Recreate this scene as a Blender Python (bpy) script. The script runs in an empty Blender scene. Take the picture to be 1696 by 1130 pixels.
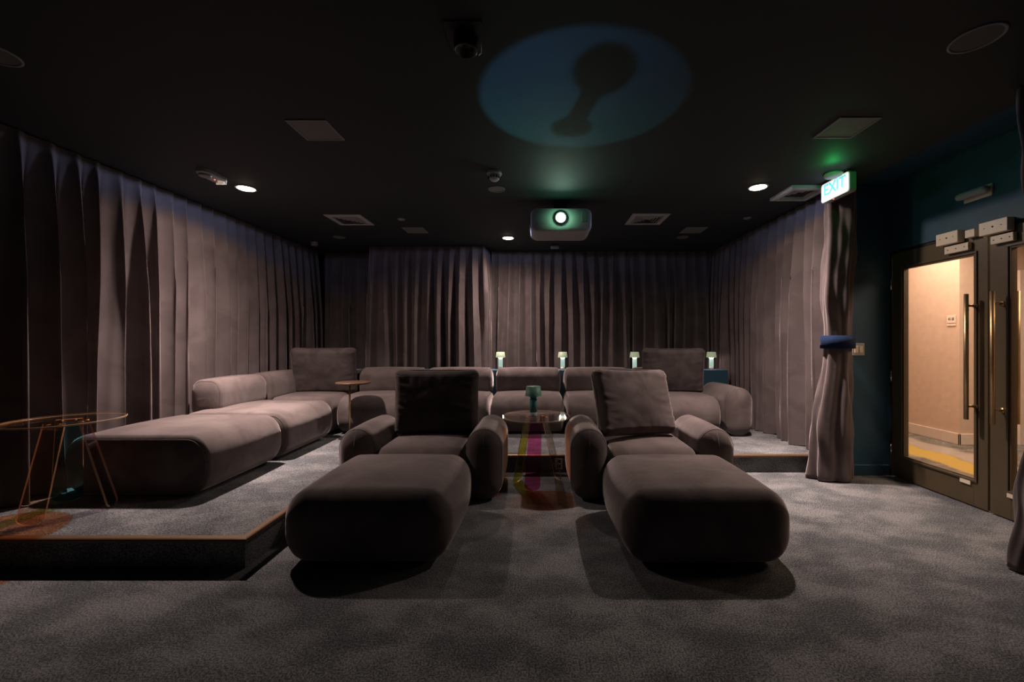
import bpy, bmesh, math, random
from math import sin, cos, pi, sqrt, exp
from mathutils import Vector, Matrix

random.seed(7)
S = bpy.context.scene
COL = S.collection

# ------------------------------------------------------------------ camera
CAMZ = 1.28
CEIL = 2.72
cam = bpy.data.cameras.new('camera')
camo = bpy.data.objects.new('camera', cam)
COL.objects.link(camo)
camo.location = (0, 0, CAMZ)
camo.rotation_euler = (pi / 2, 0, 0)
cam.sensor_fit = 'HORIZONTAL'
cam.sensor_width = 36.0
cam.lens = 36.0 * 680.0 / 1696.0
cam.shift_x = -41.0 / 1696.0
cam.clip_start = 0.05
S.camera = camo

# ------------------------------------------------------------------ world / exposure
w = bpy.data.worlds.new('world')
S.world = w
w.use_nodes = True
w.node_tree.nodes['Background'].inputs[0].default_value = (0.5, 0.55, 0.7, 1)
w.node_tree.nodes['Background'].inputs[1].default_value = 0.0
S.view_settings.view_transform = 'Standard'
S.view_settings.look = 'None'
S.view_settings.gamma = 1.0
S.view_settings.use_curve_mapping = False
S.view_settings.exposure = 0.0


# ------------------------------------------------------------------ node helpers
class NT:
    def __init__(self, tree):
        self.t = tree

    def n(self, typ, **kw):
        nd = self.t.nodes.new(typ)
        for k, v in kw.items():
            setattr(nd, k, v)
        return nd

    def l(self, a, b):
        self.t.links.new(a, b)

    def m(self, op, a, b=None, c=None, clamp=False):
        nd = self.t.nodes.new('ShaderNodeMath')
        nd.operation = op
        nd.use_clamp = clamp
        for i, v in enumerate((a, b, c)):
            if v is None:
                continue
            if isinstance(v, (int, float)):
                nd.inputs[i].default_value = v
            else:
                self.l(v, nd.inputs[i])
        return nd.outputs[0]

    def mr(self, v, a, b, c=0.0, d=1.0):
        nd = self.t.nodes.new('ShaderNodeMapRange')
        nd.interpolation_type = 'SMOOTHSTEP'
        self.l(v, nd.inputs[0])
        for i, x in enumerate((a, b, c, d)):
            nd.inputs[i + 1].default_value = x
        return nd.outputs[0]

    def mix(self, f, a, b):
        nd = self.t.nodes.new('ShaderNodeMix')
        nd.data_type = 'RGBA'
        for sock, v in ((nd.inputs[0], f), (nd.inputs[6], a), (nd.inputs[7], b)):
            if isinstance(v, (tuple, list)):
                sock.default_value = (*v[:3], 1)
            elif isinstance(v, (int, float)):
                sock.default_value = v
            else:
                self.l(v, sock)
        return nd.outputs[2]


def light_dir(g):
    geo = g.n('ShaderNodeNewGeometry')
    sp = g.n('ShaderNodeSeparateXYZ')
    g.l(geo.outputs['Incoming'], sp.inputs[0])
    return sp.outputs


def new_light(name, kind, loc, energy, color=(1, 1, 1), rot=(0, 0, 0), **kw):
    L = bpy.data.lights.new(name, kind)
    L.energy = energy
    L.color = color
    for k, v in kw.items():
        setattr(L, k, v)
    o = bpy.data.objects.new(name, L)
    COL.objects.link(o)
    o.location = loc
    o.rotation_euler = rot
    return o


# ------------------------------------------------------------------ the lights of the room and one added glint spot
WARM = (1.0, 0.78, 0.62)
DOWN = [(-2.74, 3.87, 980.0), (2.07, 3.84, 780.0), (-0.40, 5.73, 360.0)]
for i, (x, y, e) in enumerate(DOWN):
    o = new_light('downlight_beam', 'SPOT', (x, y, CEIL - 0.022), e, (1, 1, 1), spot_size=pi * 0.995,
                  spot_blend=0.02, shadow_soft_size=0.045)
    L = o.data
    L.use_nodes = True
    g = NT(L.node_tree)
    em = L.node_tree.nodes['Emission']
    D = light_dir(g)
    c = g.m('ABSOLUTE', D[2])
    beam = g.m('MULTIPLY', g.m('POWER', c, 5.3 if i < 2 else 3.0), g.mr(c, 0.18, 0.5))
    beam = g.m('ADD', beam, g.mr(c, 0.24, 0.38, 0.0, 0.017))
    cm = g.mix(g.mr(c, 0.14, 0.30), (0.36, 0.46, 0.80), (1.0, 0.79, 0.72))
    g.l(cm, em.inputs[0])
    g.l(g.m('ADD', g.m('MULTIPLY', beam, 0.975), 0.036), em.inputs[1])

# projector: its own beam towards the screen, and stray light from its lens
PRJ = (0.235, 4.02, 2.49)
new_light('projector_beam', 'SPOT', (PRJ[0], PRJ[1] - 0.03, PRJ[2]), 3.0, (0.75, 0.95, 1.0),
          rot=(math.radians(82), 0, pi), spot_size=math.radians(26), spot_blend=0.3, shadow_soft_size=0.02)
new_light('projector_stray_light', 'POINT', (PRJ[0], PRJ[1] - 0.06, PRJ[2]), 1.6, (0.35, 1.0, 0.6),
          shadow_soft_size=0.03)

# added spot imitating projector light off the tabletop: disc and lamp shadow drawn in
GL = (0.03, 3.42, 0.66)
o = new_light('added_glint_spot', 'SPOT', GL, 75.0, (1, 1, 1), spot_size=math.radians(70), spot_blend=0.05,
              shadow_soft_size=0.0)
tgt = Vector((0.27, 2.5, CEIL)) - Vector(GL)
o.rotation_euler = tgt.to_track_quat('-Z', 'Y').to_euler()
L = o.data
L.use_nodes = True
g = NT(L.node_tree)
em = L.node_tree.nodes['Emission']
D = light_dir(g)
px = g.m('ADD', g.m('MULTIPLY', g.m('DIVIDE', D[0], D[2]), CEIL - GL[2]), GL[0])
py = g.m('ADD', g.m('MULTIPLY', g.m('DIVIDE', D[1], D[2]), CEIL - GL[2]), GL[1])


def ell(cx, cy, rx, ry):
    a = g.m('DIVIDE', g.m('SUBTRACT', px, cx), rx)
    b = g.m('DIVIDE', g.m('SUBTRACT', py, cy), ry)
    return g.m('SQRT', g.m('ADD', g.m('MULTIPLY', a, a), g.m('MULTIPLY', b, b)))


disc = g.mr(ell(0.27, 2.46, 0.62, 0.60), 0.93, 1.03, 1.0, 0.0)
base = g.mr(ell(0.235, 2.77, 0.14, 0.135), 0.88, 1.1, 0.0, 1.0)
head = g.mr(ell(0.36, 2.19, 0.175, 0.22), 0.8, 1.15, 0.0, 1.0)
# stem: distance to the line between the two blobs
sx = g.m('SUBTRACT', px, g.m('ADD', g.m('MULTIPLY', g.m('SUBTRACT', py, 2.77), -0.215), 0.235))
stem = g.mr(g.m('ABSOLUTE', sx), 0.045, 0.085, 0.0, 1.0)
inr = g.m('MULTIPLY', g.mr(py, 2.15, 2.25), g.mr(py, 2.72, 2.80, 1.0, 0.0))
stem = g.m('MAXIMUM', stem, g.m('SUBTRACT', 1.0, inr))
k = g.m('MULTIPLY', g.m('MULTIPLY', disc, stem), g.m('MULTIPLY', base, head))  # painted shadow of the table lamp cut out of the disc
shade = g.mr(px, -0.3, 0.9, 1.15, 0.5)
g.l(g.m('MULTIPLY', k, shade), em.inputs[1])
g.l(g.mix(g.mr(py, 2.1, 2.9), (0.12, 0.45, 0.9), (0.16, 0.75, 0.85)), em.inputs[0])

# green lamp of the exit sign washing the ceiling
new_light('exit_sign_green_lamp', 'POINT', (2.38, 3.30, 2.655), 0.8, (0.04, 1.0, 0.2), shadow_soft_size=0.02)
# corridor outside the doors
new_light('corridor_lamp', 'AREA', (4.6, 3.9, 2.55), 125.0, (1.0, 0.72, 0.52), shape='RECTANGLE', size=1.0, size_y=3.5)

# ------------------------------------------------------------------ materials
M = {}


def mat(name, color=(0.5, 0.5, 0.5), rough=0.5, metal=0.0, emit=None, es=0.0, **kw):
    m = bpy.data.materials.new(name)
    m.use_nodes = True
    b = m.node_tree.nodes['Principled BSDF']
    b.inputs['Base Color'].default_value = (*color, 1)
    b.inputs['Roughness'].default_value = rough
    b.inputs['Metallic'].default_value = metal
    if emit:
        b.inputs['Emission Color'].default_value = (*emit, 1)
        b.inputs['Emission Strength'].default_value = es
    for kk, v in kw.items():
        b.inputs[kk].default_value = v
    # slight procedural variation on every plain material
    g = NT(m.node_tree)
    tc = g.n('ShaderNodeTexCoord')
    nz = g.n('ShaderNodeTexNoise')
    nz.inputs['Scale'].default_value = 14
    g.l(tc.outputs['Object'], nz.inputs['Vector'])
    g.l(g.mix(nz.outputs['Fac'], tuple(c * 0.88 for c in color), tuple(min(1, c * 1.1) for c in color)),
        b.inputs['Base Color'])
    M[name] = m
    return m


def velvet(name, c1, c2, scale=5.0, wr=0.25, sheen=0.9):
    m = bpy.data.materials.new(name)
    m.use_nodes = True
    g = NT(m.node_tree)
    b = m.node_tree.nodes['Principled BSDF']
    b.inputs['Roughness'].default_value = 0.85
    b.inputs['Sheen Weight'].default_value = sheen
    b.inputs['Sheen Roughness'].default_value = 0.35
    b.inputs['Sheen Tint'].default_value = (0.8, 0.7, 0.68, 1)
    b.inputs['Specular IOR Level'].default_value = 0.15
    geo = g.n('ShaderNodeNewGeometry')
    a = g.n('ShaderNodeTexNoise')
    a.inputs['Scale'].default_value = scale
    a.inputs['Detail'].default_value = 5
    a.inputs['Distortion'].default_value = 0.8
    g.l(geo.outputs['Position'], a.inputs['Vector'])
    g.l(g.mix(g.mr(a.outputs['Fac'], 0.32, 0.68), c1, c2), b.inputs['Base Color'])
    f = g.n('ShaderNodeTexNoise')
    f.inputs['Scale'].default_value = 700
    g.l(geo.outputs['Position'], f.inputs['Vector'])
    wv = g.n('ShaderNodeTexNoise')
    wv.inputs['Scale'].default_value = 6
    wv.inputs['Detail'].default_value = 3
    wv.inputs['Distortion'].default_value = 1.2
    g.l(geo.outputs['Position'], wv.inputs['Vector'])
    b1 = g.n('ShaderNodeBump')
    b1.inputs['Strength'].default_value = 0.15
    b1.inputs['Distance'].default_value = 0.001
    g.l(f.outputs['Fac'], b1.inputs['Height'])
    b2 = g.n('ShaderNodeBump')
    b2.inputs['Strength'].default_value = wr
    b2.inputs['Distance'].default_value = 0.012
    g.l(wv.outputs['Fac'], b2.inputs['Height'])
    g.l(b1.outputs[0], b2.inputs['Normal'])
    g.l(b2.outputs[0], b.inputs['Normal'])
    M[name] = m
    return m


def carpet(name, dark, light, scale=3.2):
    m = bpy.data.materials.new(name)
    m.use_nodes = True
    g = NT(m.node_tree)
    b = m.node_tree.nodes['Principled BSDF']
    b.inputs['Roughness'].default_value = 1.0
    b.inputs['Specular IOR Level'].default_value = 0.05
    b.inputs['Sheen Weight'].default_value = 0.15
    geo = g.n('ShaderNodeNewGeometry')
    mp = g.n('ShaderNodeMapping')
    mp.inputs['Scale'].default_value = (0.85, 1.25, 1.0)
    mp.inputs['Rotation'].default_value = (0, 0, 0.5)
    g.l(geo.outputs['Position'], mp.inputs[0])
    a = g.n('ShaderNodeTexNoise')
    a.inputs['Scale'].default_value = scale
    a.inputs['Detail'].default_value = 7
    a.inputs['Roughness'].default_value = 0.62
    g.l(mp.outputs[0], a.inputs['Vector'])
    f = g.n('ShaderNodeTexNoise')
    f.inputs['Scale'].default_value = 120
    f.inputs['Detail'].default_value = 3
    f.inputs['Roughness'].default_value = 0.8
    g.l(geo.outputs['Position'], f.inputs['Vector'])
    t = g.m('ADD', g.mr(a.outputs['Fac'], 0.36, 0.64, 0.04, 0.50), g.mr(f.outputs['Fac'], 0.41, 0.59, -0.30, 0.50))
    cm = g.mix(g.m('MAXIMUM', t, 0.0, clamp=True), dark, light)
    g.l(cm, b.inputs['Base Color'])
    bp = g.n('ShaderNodeBump')
    bp.inputs['Strength'].default_value = 0.9
    bp.inputs['Distance'].default_value = 0.006
    g.l(f.outputs['Fac'], bp.inputs['Height'])
    g.l(bp.outputs[0], b.inputs['Normal'])
    M[name] = m
    return m


def dichroic(name, c_face, c_graze, gloss=(1, 0.85, 0.75)):
    """clear acrylic with an iridescent film: the transmitted colour depends on the angle of incidence"""
    m = bpy.data.materials.new(name)
    m.use_nodes = True
    g = NT(m.node_tree)
    nt = m.node_tree
    nt.nodes.remove(nt.nodes['Principled BSDF'])
    out = nt.nodes['Material Output']
    lw = g.n('ShaderNodeLayerWeight')
    lw.inputs['Blend'].default_value = 0.5
    tr = g.n('ShaderNodeBsdfTransparent')
    g.l(g.mix(g.mr(lw.outputs['Facing'], 0.25, 0.8), c_face, c_graze), tr.inputs[0])
    gl = g.n('ShaderNodeBsdfGlossy')
    gl.inputs['Color'].default_value = (*gloss, 1)
    gl.inputs['Roughness'].default_value = 0.03
    mx = g.n('ShaderNodeMixShader')
    fr = g.m('MULTIPLY_ADD', g.m('POWER', lw.outputs['Facing'], 5.0), 0.55, 0.04)
    g.l(fr, mx.inputs[0])
    g.l(tr.outputs[0], mx.inputs[1])
    g.l(gl.outputs[0], mx.inputs[2])
    g.l(mx.outputs[0], out.inputs[0])
    M[name] = m
    return m


velvet('sofa_velvet', (0.080, 0.062, 0.059), (0.125, 0.100, 0.096), 3.5)
velvet('pillow_weave_shaded', (0.05, 0.040, 0.039), (0.075, 0.060, 0.058), 6.0, 0.2, 0.25)  # dark woven cloth, darkened further for the shade on the pillow fronts
velvet('curtain_velvet', (0.095, 0.075, 0.074), (0.13, 0.104, 0.103), 3.0, 0.15, 0.5)
velvet('navy_velvet', (0.006, 0.016, 0.05), (0.010, 0.024, 0.07), 8.0, 0.2, 0.1)
carpet('carpet', (0.038, 0.043, 0.050), (0.285, 0.282, 0.28))
mat('ceiling_paint', (0.021, 0.028, 0.031), 0.75)
mat('navy_paint', (0.022, 0.075, 0.115), 0.6)
mat('navy_dark', (0.008, 0.014, 0.026), 0.7)
mat('bronze_trim', (0.20, 0.12, 0.07), 0.4, 0.6)
mat('piping', (0.095, 0.075, 0.072), 0.9)
mat('door_bronze', (0.12, 0.090, 0.052), 0.42, 0.25)
mat('black', (0.004, 0.004, 0.005), 0.6)
mat('brass', (0.62, 0.43, 0.23), 0.38, 1.0)
mat('cream_plastic', (0.85, 0.72, 0.56), 0.45)
mat('white_plastic', (0.42, 0.42, 0.43), 0.5)
mat('grille_grey', (0.11, 0.11, 0.11), 0.7)
mat('frame_grey', (0.26, 0.26, 0.27), 0.6)
mat('corridor_wall', (0.62, 0.47, 0.38), 0.8)
mat('corridor_white', (0.72, 0.62, 0.55), 0.6)
mat('walnut', (0.10, 0.055, 0.035), 0.4)
mat('chrome', (0.6, 0.58, 0.55), 0.2, 1.0)
mat('downlight_glow', (1, 1, 1), 0.5, emit=(1.0, 0.80, 0.56), es=30.0)
mat('off_lens', (0.16, 0.15, 0.15), 0.35)
mat('lens_glow', (1, 1, 1), 0.3, emit=(0.75, 1.0, 0.85), es=70.0)
mat('lamp_sage', (0.30, 0.38, 0.24), 0.5, emit=(0.62, 0.72, 0.45), es=0.28)
mat('lamp_teal_shade', (0.13, 0.30, 0.22), 0.5)
mat('lamp_teal', (0.08, 0.36, 0.36), 0.4)
mat('lamp_mint', (0.42, 0.62, 0.52), 0.4, emit=(0.6, 0.85, 0.74), es=0.5)
mat('lamp_glow', (1, 1, 1), 0.4, emit=(1.0, 0.95, 0.88), es=2.2)
mat('lamp_clear', (0.35, 0.45, 0.45), 0.1)
mat('lamp_blue_neck', (0.12, 0.34, 0.52), 0.4)
mat('sign_face', (0.8, 0.8, 0.8), 0.4, emit=(0.95, 0.90, 0.78), es=0.75)
mat('sign_letters', (0.1, 0.6, 0.6), 0.4, emit=(0.25, 0.80, 0.85), es=0.6)
mat('sign_body', (0.30, 0.33, 0.30), 0.45)
mat('red_led', (0.8, 0.1, 0.05), 0.4, emit=(1.0, 0.15, 0.08), es=3.0)
mat('strobe_lens', (0.85, 0.78, 0.65), 0.15, emit=(1.0, 0.8, 0.6), es=0.3)
mat('projector_body', (0.34, 0.34, 0.33), 0.4)
mat('screen', (0.7, 0.7, 0.7), 0.9, emit=(0.25, 0.4, 0.9), es=0.012)
mat('sign_ink', (0.12, 0.09, 0.08), 0.6)
mat('light_socket', (0.45, 0.42, 0.36), 0.5)
dichroic('acrylic_top', (1.0, 0.68, 0.50), (1.0, 0.98, 0.97), (1, 0.95, 0.92))
dichroic('acrylic_magenta', (0.98, 0.46, 0.74), (0.96, 0.80, 0.6))
dichroic('acrylic_yellow', (0.92, 0.84, 0.12), (0.75, 0.78, 0.5))
dichroic('acrylic_cyan', (0.45, 0.80, 0.86), (0.85, 0.86, 0.4))
dichroic('acrylic_blue', (0.70, 0.76, 0.95), (0.9, 0.8, 0.65))
dichroic('acrylic_rose', (0.90, 0.76, 0.66), (0.75, 0.78, 0.97))
m = mat('acrylic_edge', (1.0, 0.68, 0.40), 0.25, **{'Alpha': 0.42})


def glass_mat():
    m = dichroic('door_glass', (0.93, 0.93, 0.92), (0.85, 0.85, 0.84), (1, 1, 1))


glass_mat()


def corridor_carpet():
    m = carpet('corridor_carpet', (0.05, 0.055, 0.06), (0.42, 0.36, 0.30), 5.0)
    g = NT(m.node_tree)
    b = m.node_tree.nodes['Principled BSDF']
    src = b.inputs['Base Color'].links[0].from_socket
    geo = g.n('ShaderNodeNewGeometry')
    nz = g.n('ShaderNodeTexNoise')
    nz.inputs['Scale'].default_value = 1.6
    nz.inputs['Detail'].default_value = 4
    g.l(geo.outputs['Position'], nz.inputs['Vector'])
    sp = g.n('ShaderNodeSeparateXYZ')
    g.l(geo.outputs['Position'], sp.inputs[0])
    # a woven yellow band that wanders through the corridor carpet
    c = g.m('SUBTRACT', g.m('ADD', sp.outputs[0], g.m('MULTIPLY', nz.outputs['Fac'], 0.5)), 4.66)
    band = g.mr(g.m('ABSOLUTE', c), 0.16, 0.24, 1.0, 0.0)
    c2 = g.m('SUBTRACT', g.m('ADD', sp.outputs[0], g.m('MULTIPLY', nz.outputs['Fac'], 0.5)), 5.02)
    band2 = g.m('MULTIPLY', g.mr(g.m('ABSOLUTE', c2), 0.10, 0.22, 1.0, 0.0), 0.7)
    g.l(g.mix(band, g.mix(band2, src, (0.5, 0.42, 0.36)), (0.52, 0.36, 0.09)), b.inputs['Base Color'])


corridor_carpet()


# ------------------------------------------------------------------ mesh helpers
def link(name, bm, m, parent=None, smooth=True, loc=(0, 0, 0), rot=(0, 0, 0)):
    me = bpy.data.meshes.new(name)
    bmesh.ops.recalc_face_normals(bm, faces=bm.faces)
    bm.to_mesh(me)
    bm.free()
    mats = m if isinstance(m, (list, tuple)) else [m]
    for x in mats:
        me.materials.append(M[x] if isinstance(x, str) else x)
    if smooth:
        me.polygons.foreach_set('use_smooth', [True] * len(me.polygons))
    o = bpy.data.objects.new(name, me)
    COL.objects.link(o)
    o.location = loc
    o.rotation_euler = rot
    if parent:
        o.parent = parent
    return o


def tag(o, label, cat, group=None):
    o['label'] = label
    o['category'] = cat
    if group:
        o['group'] = group
    return o


def thing(name, label, cat, loc=(0, 0, 0), rz=0.0, group=None, rot=None):
    o = bpy.data.objects.new(name, None)
    o.empty_display_size = 0.1
    COL.objects.link(o)
    o.location = loc
    o.rotation_euler = rot if rot else (0, 0, rz)
    return tag(o, label, cat, group)


def struct(o):
    o['kind'] = 'structure'
    return o


def copy_tree(o, parent=None):
    c = o.copy()
    COL.objects.link(c)
    if parent:
        c.parent = parent
    for ch in list(o.children):
        copy_tree(ch, c)
    return c


def box(bm, x0, y0, z0, x1, y1, z1, bev=0.0, seg=2, mi=0):
    r = bmesh.ops.create_cube(bm, size=1)
    vs = r['verts']
    for v in vs:
        v.co = Vector((x0 + (v.co.x + .5) * (x1 - x0), y0 + (v.co.y + .5) * (y1 - y0), z0 + (v.co.z + .5) * (z1 - z0)))
    if bev > 0:
        es = list({e for v in vs for e in v.link_edges})
        bmesh.ops.bevel(bm, geom=es, offset=bev, segments=seg, affect='EDGES', profile=0.5)
    return bm


def B(*a, **k):
    bm = bmesh.new()
    box(bm, *a, **k)
    return bm


def lathe(bm, prof, n=40, cx=0, cy=0, z=0):
    rings = []
    for r, h in prof:
        if r < 1e-6:
            rings.append([bm.verts.new((cx, cy, z + h))])
        else:
            rings.append([bm.verts.new((cx + r * cos(2 * pi * i / n), cy + r * sin(2 * pi * i / n), z + h)) for i in range(n)])
    for a, b in zip(rings, rings[1:]):
        for i in range(n):
            j = (i + 1) % n
            if len(a) == 1 and len(b) == 1:
                continue
            if len(a) == 1:
                bm.faces.new((a[0], b[i], b[j]))
            elif len(b) == 1:
                bm.faces.new((a[i], a[j], b[0]))
            else:
                bm.faces.new((a[i], a[j], b[j], b[i]))
    return bm


def tube(bm, pts, r, n=8, closed=False):
    pts = [Vector(p) for p in pts]
    rings = []
    N = len(pts)
    up = Vector((0, 0, 1))
    for i, p in enumerate(pts):
        a = pts[(i - 1) % N] if (closed or i > 0) else p
        b = pts[(i + 1) % N] if (closed or i < N - 1) else p
        t = (b - a).normalized()
        u = t.cross(up)
        if u.length < 0.05:
            u = t.cross(Vector((0, 1, 0)))
        u.normalize()
        v = t.cross(u).normalized()
        rings.append([bm.verts.new(p + r * (cos(2 * pi * k / n) * u + sin(2 * pi * k / n) * v)) for k in range(n)])
    rng = range(N) if closed else range(N - 1)
    for i in rng:
        a, b = rings[i], rings[(i + 1) % N]
        for k in range(n):
            bm.faces.new((a[k], a[(k + 1) % n], b[(k + 1) % n], b[k]))
    if not closed:
        bm.faces.new(rings[0])
        bm.faces.new(rings[-1][::-1])
    return bm


def cyl(bm, p0, p1, r, n=20):
    return tube(bm, [p0, p1], r, n)


def soft(hx, hy, hz, rx, ry, rz, puff=(0, 0, 0), n=26, warp=None, flatbottom=True):
    """upholstered block centred on 0: rounded (per axis radii), puffed faces"""
    bm = bmesh.new()
    bmesh.ops.create_cube(bm, size=2)
    bmesh.ops.subdivide_edges(bm, edges=bm.edges[:], cuts=n, use_grid_fill=True)
    H = (hx - puff[0], hy - puff[1], hz - puff[2] * 0.5)
    R = (rx, ry, rz)

    def mp(t, h, r):
        s = 1 if t >= 0 else -1
        a = abs(t)
        inner = max(h - r, 0.0)
        if a < 0.55:
            return s * inner * a / 0.55
        return s * (inner + r * (a - 0.55) / 0.45)
    for v in bm.verts:
        p = [mp(v.co[i], H[i], R[i]) for i in range(3)]
        c = [max(-(H[i] - R[i]), min(H[i] - R[i], p[i])) for i in range(3)]
        d = Vector([(p[i] - c[i]) / R[i] for i in range(3)])
        if d.length > 1e-6:
            # cube -> sphere within the corner cell
            d = d.normalized()
        q = [c[i] + d[i] * R[i] for i in range(3)]
        u = [max(-1, min(1, q[i] / H[i])) for i in range(3)]
        q[0] += math.copysign(1, q[0]) * puff[0] * abs(d[0]) * (1 - u[1] ** 2) * (1 - u[2] ** 2)
        q[1] += math.copysign(1, q[1]) * puff[1] * abs(d[1]) * (1 - u[0] ** 2) * (1 - u[2] ** 2)
        if q[2] > 0 or not flatbottom:
            q[2] += math.copysign(1, q[2]) * puff[2] * abs(d[2]) * (1 - u[0] ** 2) * (1 - u[1] ** 2)
        v.co = q
        if warp:
            v.co = warp(v.co)
    return bm


def rr_loop(h1, h2, r1, r2, n=10):
    """rounded rectangle loop in 2D"""
    out = []
    for (sx, sy, a0) in ((1, 1, 0), (-1, 1, pi / 2), (-1, -1, pi), (1, -1, 1.5 * pi)):
        for i in range(n + 1):
            a = a0 + (pi / 2) * i / n
            out.append((sx * (h1 - r1) + r1 * cos(a), sy * (h2 - r2) + r2 * sin(a)))
    return out


def piping(parent, axis, at, sp, rad=0.003):
    """seam cord lying on the surface of soft(*sp) where it is cut by the plane axis = at"""
    hx, hy, hz, rx, ry, rz, puff = sp
    H = (hx - puff[0], hy - puff[1], hz - puff[2] * 0.5)
    Rr = (rx, ry, rz)
    k = 1 if axis == 'y' else 0
    i0, i1 = ((0, 2) if axis == 'y' else (1, 2))
    dk = max(0.0, (abs(at) - (H[k] - Rr[k])) / Rr[k])
    f = sqrt(max(0.0, 1 - dk * dk))
    pts = []
    for (sa, sb, a0) in ((1, 1, 0), (-1, 1, pi / 2), (-1, -1, pi), (1, -1, 1.5 * pi)):
        for i in range(12):
            a = a0 + (pi / 2) * i / 11
            q = [0, 0, 0]
            d = [0, 0, 0]
            d[i0], d[i1], d[k] = abs(cos(a)) * f, abs(sin(a)) * f, dk
            q[k] = at
            q[i0] = sa * (H[i0] - Rr[i0] + Rr[i0] * abs(cos(a)) * f)
            q[i1] = sb * (H[i1] - Rr[i1] + Rr[i1] * abs(sin(a)) * f)
            u = [max(-1, min(1, q[n] / H[n])) for n in range(3)]
            q[i0] += sa * puff[i0] * d[i0] * (1 - u[k] ** 2) * (1 - u[i1] ** 2)
            if q[i1] > 0:
                q[i1] += puff[i1] * d[i1] * (1 - u[k] ** 2) * (1 - u[i0] ** 2)
            pts.append(q)
    bm = bmesh.new()
    tube(bm, pts, rad, 6, closed=True)
    return link('piping', bm, 'piping', parent)


# ------------------------------------------------------------------ room shell
XL, XR, XD = -3.66, 2.92, 3.36
YB, YF = 6.85, -2.6
PH = 0.165      # platform height
PY = 4.0        # front edge of the platform along the back
PX = -1.64      # inner edge of the left arm of the platform
PYL = 2.31      # front edge of the left arm

struct(link('floor', B(XL, YF, -0.1, XD + 0.03, YB, 0.0), 'carpet', smooth=False))
struct(link('ceiling', B(XL, YF, CEIL, XR, YB, CEIL + 0.15), 'ceiling_paint', smooth=False))
struct(link('ceiling_recess', B(XR, YF, CEIL + 0.06, XD + 0.2, 4.02, CEIL + 0.15), 'navy_paint', smooth=False))
struct(link('wall_left', B(XL - 0.1, YF, -0.1, XL, YB, CEIL + .15), 'navy_dark', smooth=False))
struct(link('wall_back', B(XL - .1, YB, -0.1, XD, YB + 0.1, CEIL + .15), 'navy_dark', smooth=False))
struct(link('wall_right', B(XR + 0.06, 4.02, -0.1, XR + 0.16, YB, CEIL + .15), 'navy_dark', smooth=False))
struct(link('wall_front', B(XL - .1, YF - 0.1, -0.1, XD + .2, YF, CEIL + .15), 'navy_dark', smooth=False))
# short wall facing the room beside the doors
struct(link('wall_jamb', B(2.90, 3.92, 0, XD + 0.12, 4.02, CEIL + .15), 'navy_paint', smooth=False))
bm = bmesh.new()
box(bm, 2.92, 3.905, 0, XD - 0.002, 3.92, 0.10, 0.004)
struct(link('baseboard_jamb', bm, 'navy_paint', smooth=False))
# wall with the doorway
DY0, DYM, DY1, DH = 3.90, 3.054, 2.205, 2.13
bm = bmesh.new()
box(bm, XD, DY1, DH, XD + 0.12, 3.93, CEIL + .15)
box(bm, XD, YF, 0, XD + 0.12, DY1, CEIL + .15)
struct(link('wall_door', bm, 'navy_paint', smooth=False))

# platform, L-shaped, carpeted
bm = bmesh.new()
pts = [(XL, PYL - 0.0), (PX, PYL), (PX, PY), (XR + .05, PY), (XR + .05, YB), (XL, YB)]
lo = [bm.verts.new((x, y, 0)) for x, y in pts]
hi = [bm.verts.new((x, y, PH)) for x, y in pts]
bm.faces.new(hi)
bm.faces.new(lo[::-1])
for i in range(6):
    j = (i + 1) % 6
    bm.faces.new((lo[i], lo[j], hi[j], hi[i]))
struct(link('platform', bm, 'carpet', smooth=False))


def nosing(p0, p1, out):
    """bull-nose metal trim along an edge; out is the outward direction"""
    d = Vector((p1[0] - p0[0], p1[1] - p0[1], 0)).normalized()
    o = Vector((out[0], out[1], 0))
    prof = [(-0.03, 0.0), (-0.03, 0.006), (0.004, 0.008), (0.013, 0.004), (0.016, -0.005), (0.012, -0.016), (0.0, -0.022), (0.0, 0.0)]
    bm = bmesh.new()
    R = []
    for k, p in enumerate((p0, p1)):
        R.append([bm.verts.new(Vector((p[0], p[1], PH + 0.001)) + o * a + Vector((0, 0, b)) + d * (a * (p[2] if len(p) > 2 else 0))) for a, b in prof])
    n = len(prof)
    for i in range(n):
        j = (i + 1) % n
        bm.faces.new((R[0][i], R[0][j], R[1][j], R[1][i]))
    bm.faces.new(R[0]); bm.faces.new(R[1][::-1])
    return bm


struct(link('trim_1', nosing((XL, PYL), (PX, PYL, 1), (0, -1)), 'bronze_trim', smooth=False))
struct(link('trim_2', nosing((PX, PYL, -1), (PX, PY, -1), (1, 0)), 'bronze_trim', smooth=False))
struct(link('trim_3', nosing((PX, PY, 1), (XR, PY), (0, -1)), 'bronze_trim', smooth=False))

# ------------------------------------------------------------------ corridor beyond the doors
struct(link('floor_corridor', B(XD + 0.03, 0.8, -0.1, 9.0, 8.0, -0.002), 'corridor_carpet', smooth=False))
struct(link('ceiling_corridor', B(XD + .12, 0.8, 2.62, 9.0, 8.0, 2.7), 'corridor_wall', smooth=False))
struct(link('wall_corridor', B(5.22, 5.07, 0, 5.3, 8.0, 2.62), 'corridor_wall', smooth=False))
struct(link('wall_corridor_end', B(5.3, 5.07, 0, 9.0, 5.15, 2.62), 'corridor_wall', smooth=False))
struct(link('wall_corridor_far', B(XD + .12, 8.0, 0, 9.0, 8.1, 2.62), 'corridor_wall', smooth=False))
struct(link('wall_corridor_near', B(XD + .12, 0.7, 0, 9.0, 0.8, 2.62), 'corridor_wall', smooth=False))
struct(link('wall_corridor_side', B(9.0, 0.7, 0, 9.1, 8.0, 2.62), 'corridor_wall', smooth=False))
struct(link('wall_corridor_room', B(XD + .12, 4.02, 0, XD + .2, 8.0, 2.62), 'corridor_wall', smooth=False))
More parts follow.
